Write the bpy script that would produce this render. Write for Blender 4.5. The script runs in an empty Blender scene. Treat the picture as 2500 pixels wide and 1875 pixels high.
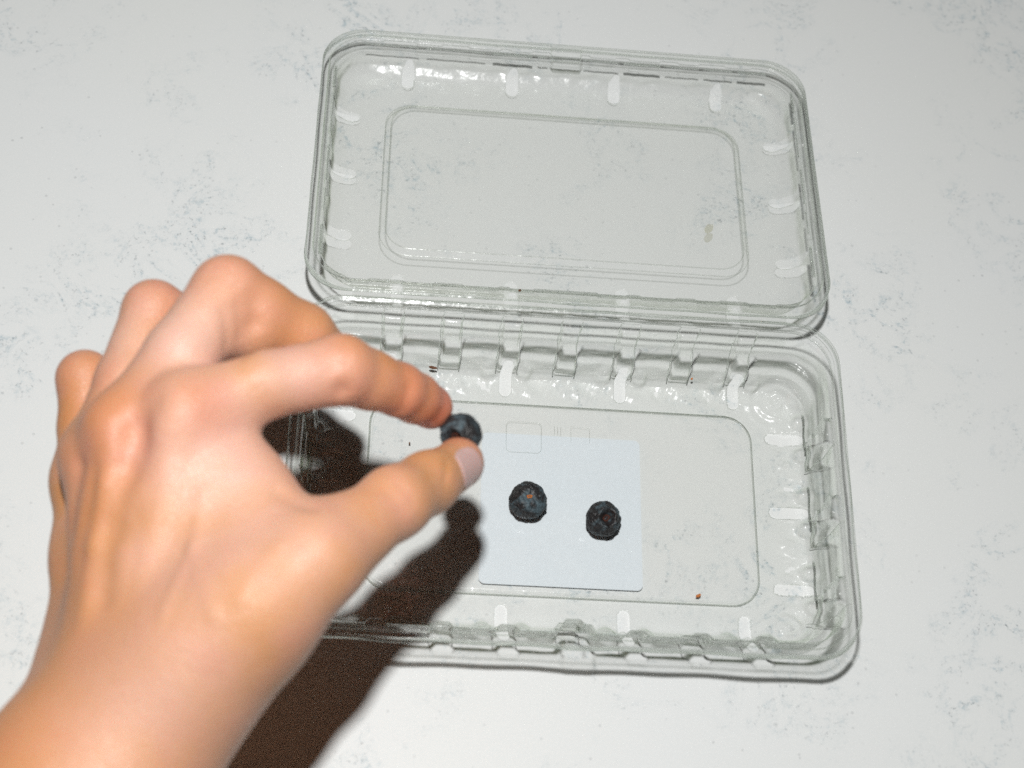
import bpy, bmesh, math, random
import numpy as np
from mathutils import Vector, Matrix, noise

# ------------------------------------------------------------------ camera, world, flash, exposure
MM = 0.001
sc = bpy.context.scene
col = sc.collection
CAM = np.array([-63.1044, -199.9203, 482.195])                    # millimetres, tray floor centre = origin
ROT = np.array([[0.9948, 0.0147, 0.1011], [-0.0585, 0.8936, 0.4451], [-0.0838, -0.4487, 0.8898]])
FPX = 3829.58                                                     # focal length in photo pixels (2500 wide)
cd = bpy.data.cameras.new('camera'); cam = bpy.data.objects.new('camera', cd); col.objects.link(cam)
cd.sensor_width = 36.0; cd.lens = FPX * 36 / 2500
cd.clip_start = 0.01; cd.clip_end = 50
mw = Matrix([list(r) for r in ROT.T]).to_4x4(); mw.translation = Vector(CAM * MM); cam.matrix_world = mw
cd.dof.use_dof = True; cd.dof.focus_distance = 0.545; cd.dof.aperture_fstop = 9.5; cd.dof.aperture_blades = 0
sc.camera = cam

w = bpy.data.worlds.new('World'); sc.world = w; w.use_nodes = True
bg = w.node_tree.nodes['Background']; bg.inputs[0].default_value = (1.0, 0.86, 0.74, 1); bg.inputs[1].default_value = 0.004

FLASH = CAM + ROT[1] * 168                                        # flash head above the lens
FLASH = np.array([-12.0, 8.0, 0.0]) + (FLASH - np.array([-12.0, 8.0, 0.0])) * 1.18
ld = bpy.data.lights.new('flash', 'SPOT'); ld.spot_size = math.radians(80); ld.spot_blend = 0.3; ld.shadow_soft_size = 0.0145
ld.energy = 18.4; ld.color = (0.995, 1.0, 0.99)
fl = bpy.data.objects.new('flash', ld); col.objects.link(fl)
fl.location = Vector(FLASH * MM)
fl.rotation_euler = (Vector((-0.01, 0.03, 0)) - fl.location).to_track_quat('-Z', 'Y').to_euler()

sc.view_settings.view_transform = 'Standard'; sc.view_settings.look = 'None'
sc.view_settings.exposure = 0.0; sc.view_settings.gamma = 1.0; sc.view_settings.use_curve_mapping = False
sc.render.engine = 'CYCLES'
cy = sc.cycles
cy.use_denoising = False; cy.max_bounces = 12; cy.transparent_max_bounces = 48
cy.glossy_bounces = 4; cy.caustics_reflective = True; cy.caustics_refractive = False
cy.blur_glossy = 1.0; cy.sample_clamp_indirect = 6.0; cy.sample_clamp_direct = 5.0

# ------------------------------------------------------------------ helpers
def at(u, v, z):
    """photo pixel (2212-wide reading) and height -> point in mm"""
    s = 2500 / 2212
    d = np.array([(u * s - 1250) / FPX, (937.5 - v * s) / FPX, -1.0]) @ ROT
    return CAM + d * (z - CAM[2]) / d[2]

def mesh_obj(name, verts, faces, mat, parent=None, smooth=True):
    me = bpy.data.meshes.new(name)
    me.from_pydata([tuple(float(c) * MM for c in v) for v in verts], [], [tuple(int(i) for i in f) for f in faces])
    me.update()
    if smooth: me.polygons.foreach_set('use_smooth', [True] * len(me.polygons))
    o = bpy.data.objects.new(name, me); col.objects.link(o)
    if mat: me.materials.append(mat)
    if parent: o.parent = parent
    return o

def empty(name, loc=(0, 0, 0)):
    o = bpy.data.objects.new(name, None); col.objects.link(o); o.location = loc; o.empty_display_size = 0.01
    return o

def tag(o, label=None, cat=None, group=None, kind=None):
    if label: o['label'] = label
    if cat: o['category'] = cat
    if group: o['group'] = group
    if kind: o['kind'] = kind
    return o

def keep_parent(o, p):
    """parent without moving (parent has only a translation)"""
    o.parent = p; o.matrix_parent_inverse = Matrix.Translation(p.location).inverted()

class NT:
    def __init__(s, name):
        s.m = bpy.data.materials.new(name); s.m.use_nodes = True; s.t = s.m.node_tree; s.t.nodes.clear()
        s.out = s.n('ShaderNodeOutputMaterial')
    def n(s, typ, **kw):
        nd = s.t.nodes.new(typ)
        for k, v in kw.items(): setattr(nd, k, v)
        return nd
    def l(s, a, b): s.t.links.new(a, b)
    def val(s, sock, v):
        if hasattr(v, 'is_output'): s.l(v, sock)
        else: sock.default_value = v
    def math(s, op, a, b=0.0, c=0.0, clamp=False):
        nd = s.n('ShaderNodeMath', operation=op, use_clamp=clamp)
        for i, x in enumerate((a, b, c)): s.val(nd.inputs[i], x)
        return nd.outputs[0]
    def ramp(s, fac, stops):
        nd = s.n('ShaderNodeValToRGB'); s.val(nd.inputs[0], fac)
        els = nd.color_ramp.elements
        while len(els) < len(stops): els.new(0.5)
        for e, (p_, c_) in zip(els, stops):
            e.position = p_; e.color = (c_, c_, c_, 1) if not hasattr(c_, '__len__') else tuple(c_) + (1,)
        return nd.outputs[0]
    def noise(s, vec, scale, detail=2.0, rough=0.5, dist=0.0):
        nd = s.n('ShaderNodeTexNoise'); s.l(vec, nd.inputs['Vector'])
        nd.inputs['Scale'].default_value = scale; nd.inputs['Detail'].default_value = detail
        nd.inputs['Roughness'].default_value = rough; nd.inputs['Distortion'].default_value = dist
        return nd.outputs['Fac']
    def mix(s, fac, a, b, blend='MIX'):
        nd = s.n('ShaderNodeMix', data_type='RGBA', blend_type=blend)
        s.val(nd.inputs[0], fac)
        for i, x in ((6, a), (7, b)):
            if hasattr(x, 'is_output'): s.l(x, nd.inputs[i])
            else: nd.inputs[i].default_value = tuple(x) + (1,) if len(x) == 3 else x
        return nd.outputs[2]
    def coord(s, which='Object'):
        return s.n('ShaderNodeTexCoord').outputs[which]
    def bump(s, h, strength, dist):
        nd = s.n('ShaderNodeBump'); nd.inputs['Strength'].default_value = strength; nd.inputs['Distance'].default_value = dist
        s.l(h, nd.inputs['Height']); return nd.outputs[0]
    def principled(s, **kw):
        nd = s.n('ShaderNodeBsdfPrincipled'); s.l(nd.outputs[0], s.out.inputs[0])
        for k, v in kw.items():
            sk = nd.inputs[k.replace('_', ' ')]
            if hasattr(v, 'is_output'): s.l(v, sk)
            elif isinstance(v, tuple) and len(v) == 3 and sk.type == 'RGBA': sk.default_value = v + (1,)
            else: sk.default_value = v
        return nd

# ------------------------------------------------------------------ materials
def counter_material():
    m = NT('white_quartz'); v = m.coord('Object')
    big = m.noise(v, 7.0, 3, 0.55, 0.6)
    warp = m.noise(v, 40.0, 6, 0.68, 0.8)
    vein = m.math('ABSOLUTE', m.math('SUBTRACT', warp, 0.5))              # thin wandering veins
    veinm = m.ramp(vein, [(0.0, 1.0), (0.022, 0.45), (0.06, 0.0)])
    area = m.ramp(m.noise(v, 19.0, 3, 0.6), [(0.47, 0.0), (0.64, 1.0)])
    fleck = m.ramp(m.noise(v, 620.0, 3, 0.7), [(0.55, 0.0), (0.68, 1.0)])
    softf = m.ramp(m.noise(v, 380.0, 4, 0.72), [(0.50, 0.0), (0.66, 1.0)])
    clus = m.math('MULTIPLY', veinm, area)
    blue = m.math('MULTIPLY', clus, m.math('ADD', m.math('MULTIPLY', softf, 0.60), 0.08))
    dark = m.math('MULTIPLY', m.math('MULTIPLY', clus, fleck), 0.75)
    vo = m.n('ShaderNodeTexVoronoi'); m.l(v, vo.inputs['Vector']); vo.inputs['Scale'].default_value = 330.0
    dots = m.ramp(vo.outputs['Distance'], [(0.0, 1.0), (0.13, 0.8), (0.20, 0.0)])
    keep = m.ramp(m.n('ShaderNodeSeparateColor').outputs[0], [(0.80, 0.0), (0.86, 1.0)])
    m.l(vo.outputs['Color'], m.t.nodes[-2].inputs[0]) if False else None
    sepn = [n for n in m.t.nodes if n.bl_idname == 'ShaderNodeSeparateColor'][0]; m.l(vo.outputs['Color'], sepn.inputs[0])
    dm = m.math('MULTIPLY', m.math('MULTIPLY', dots, keep), m.ramp(big, [(0.36, 0.05), (0.62, 0.30)]))
    grain = m.noise(v, 2600.0, 2, 0.7)
    base = m.mix(m.ramp(big, [(0.3, 0.0), (0.7, 1.0)]), (0.735, 0.745, 0.728), (0.735, 0.748, 0.745))
    base = m.mix(m.ramp(grain, [(0.30, 0.22), (0.55, 0.0)]), base, (0.52, 0.53, 0.52))
    base = m.mix(blue, base, (0.27, 0.385, 0.44))
    base = m.mix(dark, base, (0.10, 0.125, 0.14))
    base = m.mix(dm, base, (0.17, 0.18, 0.19))
    m.principled(Base_Color=base, Roughness=0.45, Specular_IOR_Level=0.25)
    return m.m

def plastic_material(name='clear_plastic', tint=(0.988, 0.992, 0.985), wav=0.35, haze=0.0, fine=0.25):
    """thin clear sheet: straight transmission with path-length absorption, two-surface Fresnel reflection;
    formed (curved, uneven) areas also bend part of the light (haze)"""
    m = NT(name); v = m.coord('Object')
    h = m.math('ADD', m.noise(v, 110.0, 2, 0.5), m.math('MULTIPLY', m.noise(v, 420.0, 2, 0.5), fine))
    nb = m.bump(h, wav, 0.0016)
    g = m.n('ShaderNodeNewGeometry')
    dot = m.n('ShaderNodeVectorMath', operation='DOT_PRODUCT'); m.l(g.outputs['Incoming'], dot.inputs[0]); m.l(nb, dot.inputs[1])
    c = m.math('MAXIMUM', m.math('ABSOLUTE', dot.outputs['Value']), 0.06)
    r1 = m.math('ADD', 0.045, m.math('MULTIPLY', 0.955, m.math('POWER', m.math('SUBTRACT', 1.0, c), 5.0)))
    rr = m.math('DIVIDE', m.math('MULTIPLY', r1, 2.0), m.math('ADD', r1, 1.0))
    inv = m.math('POWER', c, -1.75)
    cc = m.n('ShaderNodeCombineColor')
    for i in range(3): m.l(m.math('POWER', tint[i], inv), cc.inputs[i])
    tr = m.n('ShaderNodeBsdfTransparent'); m.l(cc.outputs[0], tr.inputs[0])
    body = tr.outputs[0]
    if haze:
        rf = m.n('ShaderNodeBsdfRefraction'); rf.inputs['IOR'].default_value = 1.10; rf.inputs['Roughness'].default_value = 0.0
        m.l(cc.outputs[0], rf.inputs['Color']); m.l(nb, rf.inputs['Normal'])
        wt = m.math('MULTIPLY', haze, m.math('POWER', m.math('SUBTRACT', 1.0, c), 1.3), clamp=True)
        mb = m.n('ShaderNodeMixShader'); m.l(wt, mb.inputs[0]); m.l(body, mb.inputs[1]); m.l(rf.outputs[0], mb.inputs[2]); body = mb.outputs[0]
    gl = m.n('ShaderNodeBsdfGlossy'); gl.inputs['Roughness'].default_value = 0.035; gl.inputs['Color'].default_value = (0.97, 0.98, 0.98, 1)
    m.l(nb, gl.inputs['Normal'])
    g2 = m.n('ShaderNodeBsdfGlossy'); g2.inputs['Roughness'].default_value = 0.24; m.l(nb, g2.inputs['Normal'])
    mg = m.n('ShaderNodeMixShader'); mg.inputs[0].default_value = 0.18; m.l(gl.outputs[0], mg.inputs[1]); m.l(g2.outputs[0], mg.inputs[2])
    mx = m.n('ShaderNodeMixShader'); m.l(rr, mx.inputs[0]); m.l(body, mx.inputs[1]); m.l(mg.outputs[0], mx.inputs[2])
    m.l(mx.outputs[0], m.out.inputs[0])
    return m.m

def bead_material():
    m = NT('clear_plastic_edge'); gl = m.n('ShaderNodeBsdfGlass'); gl.inputs['IOR'].default_value = 1.5; gl.inputs['Roughness'].default_value = 0.0
    gl.inputs['Color'].default_value = (0.95, 0.97, 0.955, 1)
    tr = m.n('ShaderNodeBsdfTransparent'); tr.inputs[0].default_value = (0.90, 0.91, 0.89, 1)
    mx = m.n('ShaderNodeMixShader'); mx.inputs[0].default_value = 0.48; m.l(gl.outputs[0], mx.inputs[1]); m.l(tr.outputs[0], mx.inputs[2]); m.l(mx.outputs[0], m.out.inputs[0]); return m.m

def skin_material():
    m = NT('skin'); v = m.coord('Object')
    at_ = m.n('ShaderNodeAttribute', attribute_name='flush'); fl_ = at_.outputs['Fac']
    at2 = m.n('ShaderNodeAttribute', attribute_name='pale'); pl_ = at2.outputs['Fac']
    n1 = m.noise(v, 38.0, 3, 0.55); n2 = m.noise(v, 75.0, 3, 0.6); n3 = m.noise(v, 900.0, 2, 0.6); n4 = m.noise(v, 210.0, 3, 0.6)
    c = m.mix(m.ramp(n1, [(0.36, 0.0), (0.64, 1.0)]), (0.61, 0.278, 0.108), (0.66, 0.345, 0.215))
    c = m.mix(m.math('MULTIPLY', m.ramp(n2, [(0.50, 0.0), (0.72, 1.0)]), 0.55), c, (0.63, 0.265, 0.165))
    c = m.mix(m.math('MULTIPLY', m.ramp(n4, [(0.55, 0.0), (0.75, 1.0)]), 0.3), c, (0.58, 0.265, 0.16))
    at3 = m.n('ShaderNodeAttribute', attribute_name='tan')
    c = m.mix(m.math('MULTIPLY', at3.outputs['Fac'], 0.8), c, (0.56, 0.215, 0.065))  # orange-brown shading of hand edges and wrist, put into the skin colour
    c = m.mix(m.math('MULTIPLY', pl_, 0.75), c, (0.78, 0.525, 0.455))
    c = m.mix(m.math('MULTIPLY', fl_, 0.85), c, (0.66, 0.180, 0.130))
    c = m.mix(m.ramp(n3, [(0.3, 0.10), (0.55, 0.0)]), c, (0.40, 0.18, 0.10))
    vo = m.n('ShaderNodeTexVoronoi', feature='DISTANCE_TO_EDGE'); m.l(v, vo.inputs['Vector']); vo.inputs['Scale'].default_value = 900.0
    hh = m.math('ADD', m.math('MULTIPLY', m.ramp(vo.outputs['Distance'], [(0.0, 0.0), (0.15, 1.0)]), 0.4), m.noise(v, 300.0, 3, 0.6))
    m.principled(Base_Color=c, Roughness=0.46, Specular_IOR_Level=0.45, Subsurface_Weight=0.16,
                 Subsurface_Radius=(1.0, 0.32, 0.16), Subsurface_Scale=0.0024, Normal=m.bump(hh, 0.35, 0.0004))
    return m.m

def nail_material():
    m = NT('nail'); v = m.coord('Object')
    c = m.mix(m.noise(v, 260.0, 2, 0.5), (0.56, 0.35, 0.315), (0.61, 0.41, 0.38))
    m.principled(Base_Color=c, Roughness=0.30, Specular_IOR_Level=0.45, Subsurface_Weight=0.2,
                 Subsurface_Radius=(1, 0.4, 0.25), Subsurface_Scale=0.0015)
    return m.m

def berry_material(seed, lo=0.46):
    m = NT('blueberry_skin'); mp = m.n('ShaderNodeMapping'); m.l(m.coord('Object'), mp.inputs[0]); mp.inputs['Location'].default_value = (seed, seed * 2, 0)
    v = mp.outputs[0]
    bloom = m.ramp(m.noise(v, 190.0, 4, 0.62, 0.8), [(lo, 0.0), (lo + 0.2, 1.0)])
    fine = m.ramp(m.noise(v, 1100.0, 3, 0.7), [(0.35, 0.0), (0.7, 1.0)])
    c = m.mix(fine, (0.009, 0.008, 0.009), (0.036, 0.034, 0.034))
    c = m.mix(m.math('MULTIPLY', bloom, m.math('ADD', 0.35, m.math('MULTIPLY', fine, 0.5))), c, (0.12, 0.19, 0.225))
    gr = m.math('ADD', m.noise(v, 700.0, 3, 0.6), m.math('MULTIPLY', m.noise(v, 2300.0, 2, 0.6), 0.4))
    m.principled(Base_Color=c, Roughness=m.math('ADD', 0.42, m.math('MULTIPLY', bloom, 0.25)), Specular_IOR_Level=0.4, Normal=m.bump(gr, 0.5, 0.0005))
    return m.m

def simple(name, colr, rough=0.6, spec=0.3, var=0.25, scale=800.0):
    m = NT(name); v = m.coord('Object')
    c = m.mix(m.noise(v, scale, 3, 0.6), tuple(x * (1 - var) for x in colr), tuple(min(1, x * (1 + var)) for x in colr))
    m.principled(Base_Color=c, Roughness=rough, Specular_IOR_Level=spec); return m.m

def paper_material():
    m = NT('sticker_paper'); v = m.coord('Object')
    c = m.mix(m.noise(v, 45.0, 3, 0.55), (0.70, 0.755, 0.80), (0.745, 0.785, 0.815))
    c = m.mix(m.ramp(m.noise(v, 2400.0, 2, 0.7), [(0.3, 0.16), (0.55, 0.0)]), c, (0.5, 0.54, 0.57))
    m.principled(Base_Color=c, Roughness=0.62, Specular_IOR_Level=0.2); return m.m

M_counter = counter_material(); M_plastic = plastic_material(tint=(0.987, 0.9895, 0.983)); M_wall = plastic_material('clear_plastic_formed', wav=0.30, haze=0.5, fine=0.35); M_bead = bead_material(); M_fold = plastic_material('clear_plastic_fold', wav=0.2, haze=0.35); M_skin = skin_material(); M_nail = nail_material()
M_paper = paper_material()
M_orange = simple('dry_stem_orange', (0.50, 0.17, 0.045)); M_brown = simple('dry_stem_brown', (0.13, 0.055, 0.025))
M_calyx = simple('dry_calyx', (0.020, 0.010, 0.008), 0.7); M_red = simple('dry_style', (0.13, 0.032, 0.016)); M_under = simple('sticker_edge', (0.55, 0.5, 0.42))

# ------------------------------------------------------------------ counter
CZ = -1.6
def slab(name, x0, x1, y0, y1, z0, z1, mat):
    v = [(x, y, z) for z in (z0, z1) for y in (y0, y1) for x in (x0, x1)]
    f = [(0, 2, 3, 1), (4, 5, 7, 6), (0, 1, 5, 4), (2, 6, 7, 3), (0, 4, 6, 2), (1, 3, 7, 5)]
    return mesh_obj(name, v, f, mat, None, False)
counter = tag(slab('counter', -900, 900, -600, 900, CZ - 30, CZ, M_counter), 'white quartz counter top with fine blue grey flecks and veins', 'counter', kind='structure')

# ------------------------------------------------------------------ clamshell: thin sheet formed from stacked rounded-rectangle outlines
def outline(hx, hy, r, nx, ny, nc):
    """closed rounded rectangle, fixed vertex count, starting at +x side bottom, counter-clockwise"""
    P = []
    sx, sy = hx - r, hy - r
    for cx, cy_, a0 in ((sx, sy, 0), (-sx, sy, 90), (-sx, -sy, 180), (sx, -sy, 270)):
        if a0 in (0, 180): pass
        for i in range(nc):
            a = math.radians(a0 + 90 * i / nc); P.append((cx + r * math.cos(a), cy_ + r * math.sin(a)))
        n = nx if a0 in (0, 180) else ny
        e = math.radians(a0 + 90); q0 = (cx + r * math.cos(e), cy_ + r * math.sin(e))
        nxt = {0: (-sx, sy), 90: (-sx, -sy), 180: (sx, -sy), 270: (sx, sy)}[a0]
        q1 = (nxt[0] + r * math.cos(e), nxt[1] + r * math.sin(e))
        for i in range(n): t = i / n; P.append((q0[0] * (1 - t) + q1[0] * t, q0[1] * (1 - t) + q1[1] * t))
    return np.array(P)

def stad(P, a, b, r):
    a = np.array(a, float); b = np.array(b, float); d = b - a
    t = np.clip(((P - a) @ d) / (d @ d), 0, 1); q = P - (a + t[:, None] * d)
    return np.hypot(q[:, 0], q[:, 1]) - r, q

class Sheet:
    def __init__(s, nx=400, ny=250, nc=32): s.k = (nx, ny, nc); s.rows = []; s.n = 2 * (nx + ny + 2 * nc)
    def row(s, hx, hy, r, z):
        P = outline(hx, hy, r, *s.k); s.rows.append(np.column_stack([P, np.full(len(P), z)]))
    def build(s, name, mat, i0, i1, parent=None, slots=(), close=False, tf=None):
        R = np.array(s.rows[i0:i1 + 1]); nr, n = R.shape[:2]; V = R.reshape(-1, 3).copy()
        idx = np.arange(nr * n).reshape(nr, n)
        a = idx[:-1]; b = idx[1:]; F = np.stack([a, np.roll(a, -1, 1), np.roll(b, -1, 1), b], -1).reshape(-1, 4)
        lip = []
        if slots:
            for (p, q, r) in slots:
                d, g = stad(V[:, :2], p, q, r); L = np.hypot(g[:, 0], g[:, 1]) + 1e-9
                near = np.abs(d) < 0.27
                V[near, :2] -= (g / L[:, None] * d[:, None])[near]
            keep = np.ones(len(F), bool)
            Cn = V[F].mean(1)
            for (p, q, r) in slots:
                d, g = stad(Cn[:, :2], p, q, r); keep &= d > -0.02
            cut = F[~keep]; F = F[keep]
            from collections import Counter
            ec = {}
            for f in cut:
                for i in range(4): ec[(f[i], f[(i + 1) % 4])] = 1
            inner = set(ec)
            edges = [e for e in inner if (e[1], e[0]) not in inner]
            vm = {}; extra = []
            for e in edges:
                for x in e:
                    if x not in vm: vm[x] = len(V) + len(extra); extra.append(V[x] - np.array([0, 0, 0.45]))
            lip = [(e[0], e[1], vm[e[1]], vm[e[0]]) for e in edges]
            if extra: V = np.vstack([V, np.array(extra)])
        faces = [tuple(f) for f in F] + lip
        if close: faces.append(tuple(idx[-1]))
        if tf is not None: V = tf(V)
        return mesh_obj(name, V, faces, mat, parent)

def sstep(x, a, b):
    t = np.clip((x - a) / (b - a), 0, 1); return t * t * (3 - 2 * t)
def trap(d, half, soft): return 1 - sstep(np.abs(d), half - soft, half + soft)

A, B, H = 91.2, 58.8, 25.2
YC = 1.4
clam = empty('clamshell_container', (0, 0, CZ * MM))
tag(clam, 'clear plastic clamshell fruit container lying open on the counter', 'container')

# --- tray profile: list of (inset long side, inset short side, corner radius, z)
def interp_profile(knots, step):
    out = []
    for (a, b) in zip(knots[:-1], knots[1:]):
        L = max(1, int(math.ceil(math.dist((a[0], a[3]), (b[0], b[3])) / step)))
        for i in range(L): t = i / L; out.append(tuple(a[k] * (1 - t) + b[k] * t for k in range(4)))
    out.append(knots[-1]); return out
def bead(o1, o2, r, z, w=0.36, h=0.62):
    return [(o1 + w * a, o2 + w * a, r - w * a, z + h * b) for a, b in ((-1, 0), (-0.92, 0.45), (-0.6, 0.85), (0, 1.0), (0.6, 0.85), (0.92, 0.45), (1, 0))]
def smooth_profile(pr, n):
    q = np.array(pr)
    for _ in range(n): q[1:-1] = 0.25 * q[:-2] + 0.5 * q[1:-1] + 0.25 * q[2:]
    return [tuple(x) for x in q]
rimk = [(0.25, 0.25, 14.8, 23.9), (0, 0, 15, 24.3), (0.02, 0.02, 15, 24.9), (0.25, 0.25, 14.7, 25.35), (0.6, 0.6, 14.5, 25.4), (1.95, 1.95, 14, 24.9)] + bead(2.4, 2.4, 13.9, 24.85) + [(3.4, 3.2, 13.6, 24.2)] + bead(4.1, 3.8, 13.3, 24.4) + [(4.6, 4.2, 13, 24.4)]
wallk = [(4.6, 4.2, 13, 24.4), (5.3, 4.6, 13, 23.6), (5.9, 4.8, 13, 14.5), (6.3, 4.9, 13, 12.6), (8.4, 5.6, 13.5, 11.4), (11.0, 6.4, 14, 4.0), (12.2, 7.2, 14.5, 1.2), (14.2, 8.8, 15, -0.9)]
flk = [(14.2, 8.8, 15, -0.9), (16.5, 11, 15, -1.2), (23.9, 25.0, 10, -1.2), (24.3, 25.4, 9.6, -1.2), (24.4, 25.5, 9.5, -0.6)] + bead(25.0, 26.1, 9.2, -0.1, 0.5, 0.45) + [(26.0, 27.0, 8.6, 0.0)]
rim_p = interp_profile(rimk, 0.30)
wall_p = smooth_profile(interp_profile(wallk, 0.42), 3)
floor_p = interp_profile(flk, 0.42)
T = Sheet()
for p in rim_p: T.row(A - p[1], B - p[0], p[2], p[3])
n_rim = len(rim_p) - 1
for p in wall_p[1:]: T.row(A - p[1], B - p[0], p[2], p[3])
n_wall = n_rim + len(wall_p) - 1
for p in floor_p[1:]: T.row(A - p[1], B - p[0], p[2], p[3])
n_floor = n_wall + len(floor_p) - 1
px, py, pr_, pz = A - flk[-1][1], B - flk[-1][0], flk[-1][2], flk[-1][3]
T.row(px - 6, py - 6, 5, pz)
n_panel = n_floor + 1
# ribs, bumps and feet pressed into the wall
RX = [-60, -40, -20, 0, 20, 40, 60]; RY = [19.4, -8.3, -36.0]
SLX = [-60, -20, 20, 60]; SLY = [27.0, -0.5, -28.0]
rng = np.random.default_rng(4)
for i, R in enumerate(T.rows):
    x, y, z = R[:, 0], R[:, 1], R[:, 2]
    if i <= n_rim:
        # latch bump crossing the near rim, small crimps elsewhere on the rim
        g = trap(x - 1.5, 5.0, 1.1) * (y < -B + 7)
        R[:, 2] += 2.0 * g * sstep(i, 2, n_rim * 0.5); R[:, 1] -= 1.0 * g * (1 - i / n_rim)
        for rx in RX:
            if rx == 0: continue
            g = trap(x - rx, 2.9, 0.5) * (np.abs(y) > B - 7) * sstep(i, n_rim * 0.55, n_rim * 0.8)
            R[:, 2] -= 0.9 * g
        for ry in RY:
            g = trap(y - ry, 4.4, 0.6) * (np.abs(x) > A - 7) * sstep(i, n_rim * 0.55, n_rim * 0.8)
            R[:, 2] -= 0.9 * g
        continue
    if i > n_floor - 6: continue
    t = (i - n_rim) / max(1, n_wall - n_rim)
    env = sstep(z, 0.2, 3.0) * (0.35 + 0.65 * sstep(z, 2, 12))
    for rx in RX:
        g = trap(x - rx, 2.9 + 0.5 * (z < 11), np.where(y > 0, 0.35, 1.1)) * (np.abs(y) > B - 16) * env
        R[:, 1] -= np.sign(y) * np.where(y > 0, 2.5, 1.5) * g
        if z.max() < 24.9: pass
        dip = trap(x - rx, 7.0, 3.5) * (np.abs(y) > B - 16) * np.exp(-((z - 12.2) / 1.6) ** 2)
        R[:, 2] -= 0.7 * dip
    g = trap(x - 1.5, 5.2, 1.3) * (y < -B + 16) * sstep(z, 3.0, 9.0)
    R[:, 1] += 2.2 * g; R[:, 2] += 1.6 * g * sstep(z, 14, 24)
    for ry in RY:
        g = trap(y - ry, 4.4, 0.4) * (np.abs(x) > A - 12) * env
        R[:, 0] -= np.sign(x) * 2.8 * g
        dip = trap(y - ry, 9.0, 4.0) * (np.abs(x) > A - 12) * np.exp(-((z - 12.2) / 1.8) ** 2)
        R[:, 2] -= 0.8 * dip
    for s_ in SLX:
        for o_ in (-6.3, 6.3):
            g = np.exp(-(((x - s_ - o_) / 2.5) ** 2 + ((np.abs(y) - 46.6) / 2.6) ** 2) ** 2)
            R[:, 2] += 2.6 * g
    for s_ in SLY:
        for o_ in (-6.0, 6.0):
            g = np.exp(-(((y - s_ - o_) / 2.5) ** 2 + ((np.abs(x) - 82.6) / 2.6) ** 2) ** 2)
            R[:, 2] += 3.0 * g
    # formed sheet is never perfectly even: slow waviness of the wall and pressed corner cushions
    an = np.arctan2(y, x)
    wob = 0.10 * np.sin(an * 23 + z * 0.25) + 0.06 * np.sin(an * 41 - z * 0.4 + 1.3)
    f_ = sstep(z, 0.5, 6) * (1 - sstep(z, 21, 24.5))
    R[:, 0] += np.sign(x) * wob * f_ * (np.abs(x) > A - 14); R[:, 1] += np.sign(y) * wob * f_ * (np.abs(y) > B - 14)
    ox, oy = A - np.abs(x), B - np.abs(y)
    foot = np.maximum(sstep(oy, 10.0, 13.0) * (1 - sstep(oy, 18.5, 22.5)) * (ox > 11), sstep(ox, 6.5, 9.0) * (1 - sstep(ox, 15.0, 20.0)) * (oy > 14)) * (z < 4)
    far_ = sstep(y, 10, 30) * (ox > 20); sid = (ox <= 20)
    rip = far_ * (0.50 * np.sin((x - 4.0) * 0.314 + 0.35 * y + 0.5 * np.sin(x * 0.13)) + 0.16 * np.sin(x * 1.05 + 0.5 * y + np.sin(x * 0.37)) + 0.06 * np.sin(x * 2.3 - y * 1.1))
    rip = rip + sid * (0.45 * np.sin(y * 0.42 + 0.25 * x + 0.7) + 0.20 * np.sin(y * 1.1 - 0.3 * x) + 0.06 * np.sin(y * 2.4 + x))
    R[:, 2] += foot * (rip + 0.16)
    cr = np.hypot(np.abs(x) - (A - 17), np.abs(y) - (B - 18))
    g = np.exp(-(cr / 7.5) ** 2)
    R[:, 2] += 2.2 * g * (z < 11)
    R[:, 2] += 0.5 * np.sin(cr * 1.7 + an * 9) * np.exp(-(cr / 9) ** 2) * (z < 20)
slots = []
for x in SLX:
    for s_ in (1, -1): slots.append(((x, s_ * 39.6), (x, s_ * 47.6), 2.1))
for y in SLY:
    for s_ in (1, -1): slots.append(((s_ * 72.7, y), (s_ * 82.0, y), 2.1))
slots = [((a[0], a[1]), (b[0], b[1]), r) for a, b, r in slots]
sh = lambda V: V + np.array([0, YC, 0])
tray = T.build('tray', M_wall, n_rim, n_floor, slots=slots, tf=sh); keep_parent(tray, clam)
o = T.build('rim', M_wall, 0, n_rim, tf=sh); keep_parent(o, tray)
o = T.build('floor_panel', M_plastic, n_floor, n_panel, close=True, tf=sh); keep_parent(o, tray)

# --- lid: a shallower tray tipped back over the hinge until its far end touches the counter
PHI = math.radians(6.15); LB = 59.6; LV = 62.4; HY = 61.3; LH = 25.4
def lid_tf(V):
    c, s_ = math.cos(PHI), math.sin(PHI); v = V[:, 1] + LV; w_ = V[:, 2]
    return np.column_stack([V[:, 0], HY + v * c + w_ * s_, LH - v * s_ + w_ * c])
DL = 13.9
lrimk = [(0.25, 0.25, 15.8, -3.7), (0, 0, 16, -3.4), (0.05, 0.05, 16, -0.8), (0.4, 0.4, 15.6, -0.2), (1.2, 1.2, 15.2, 0.0)] + bead(2.2, 2.2, 14.9, 0.0) + [(2.9, 2.9, 14.6, -1.6)] + bead(4.1, 4.1, 14.2, -1.9) + [(4.8, 4.8, 14, -3.0)]
lwallk = [(4.8, 4.8, 14, -3.0), (5.4, 5.4, 13.6, -5.2), (6.0, 6.0, 13.2, -9.4), (6.6, 6.6, 12.9, -11.0), (9.6, 9.6, 12.5, -13.1), (11.2, 11.2, 12.0, -DL)]
lfk = [(11.2, 11.2, 12.0, -DL), (23.6, 24.0, 10.5, -DL)] + [(24.2, 24.6, 10.2, -DL), (26.4, 26.8, 9.4, -DL + 1.7), (27.0, 27.4, 9.2, -DL + 1.75)]
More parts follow.
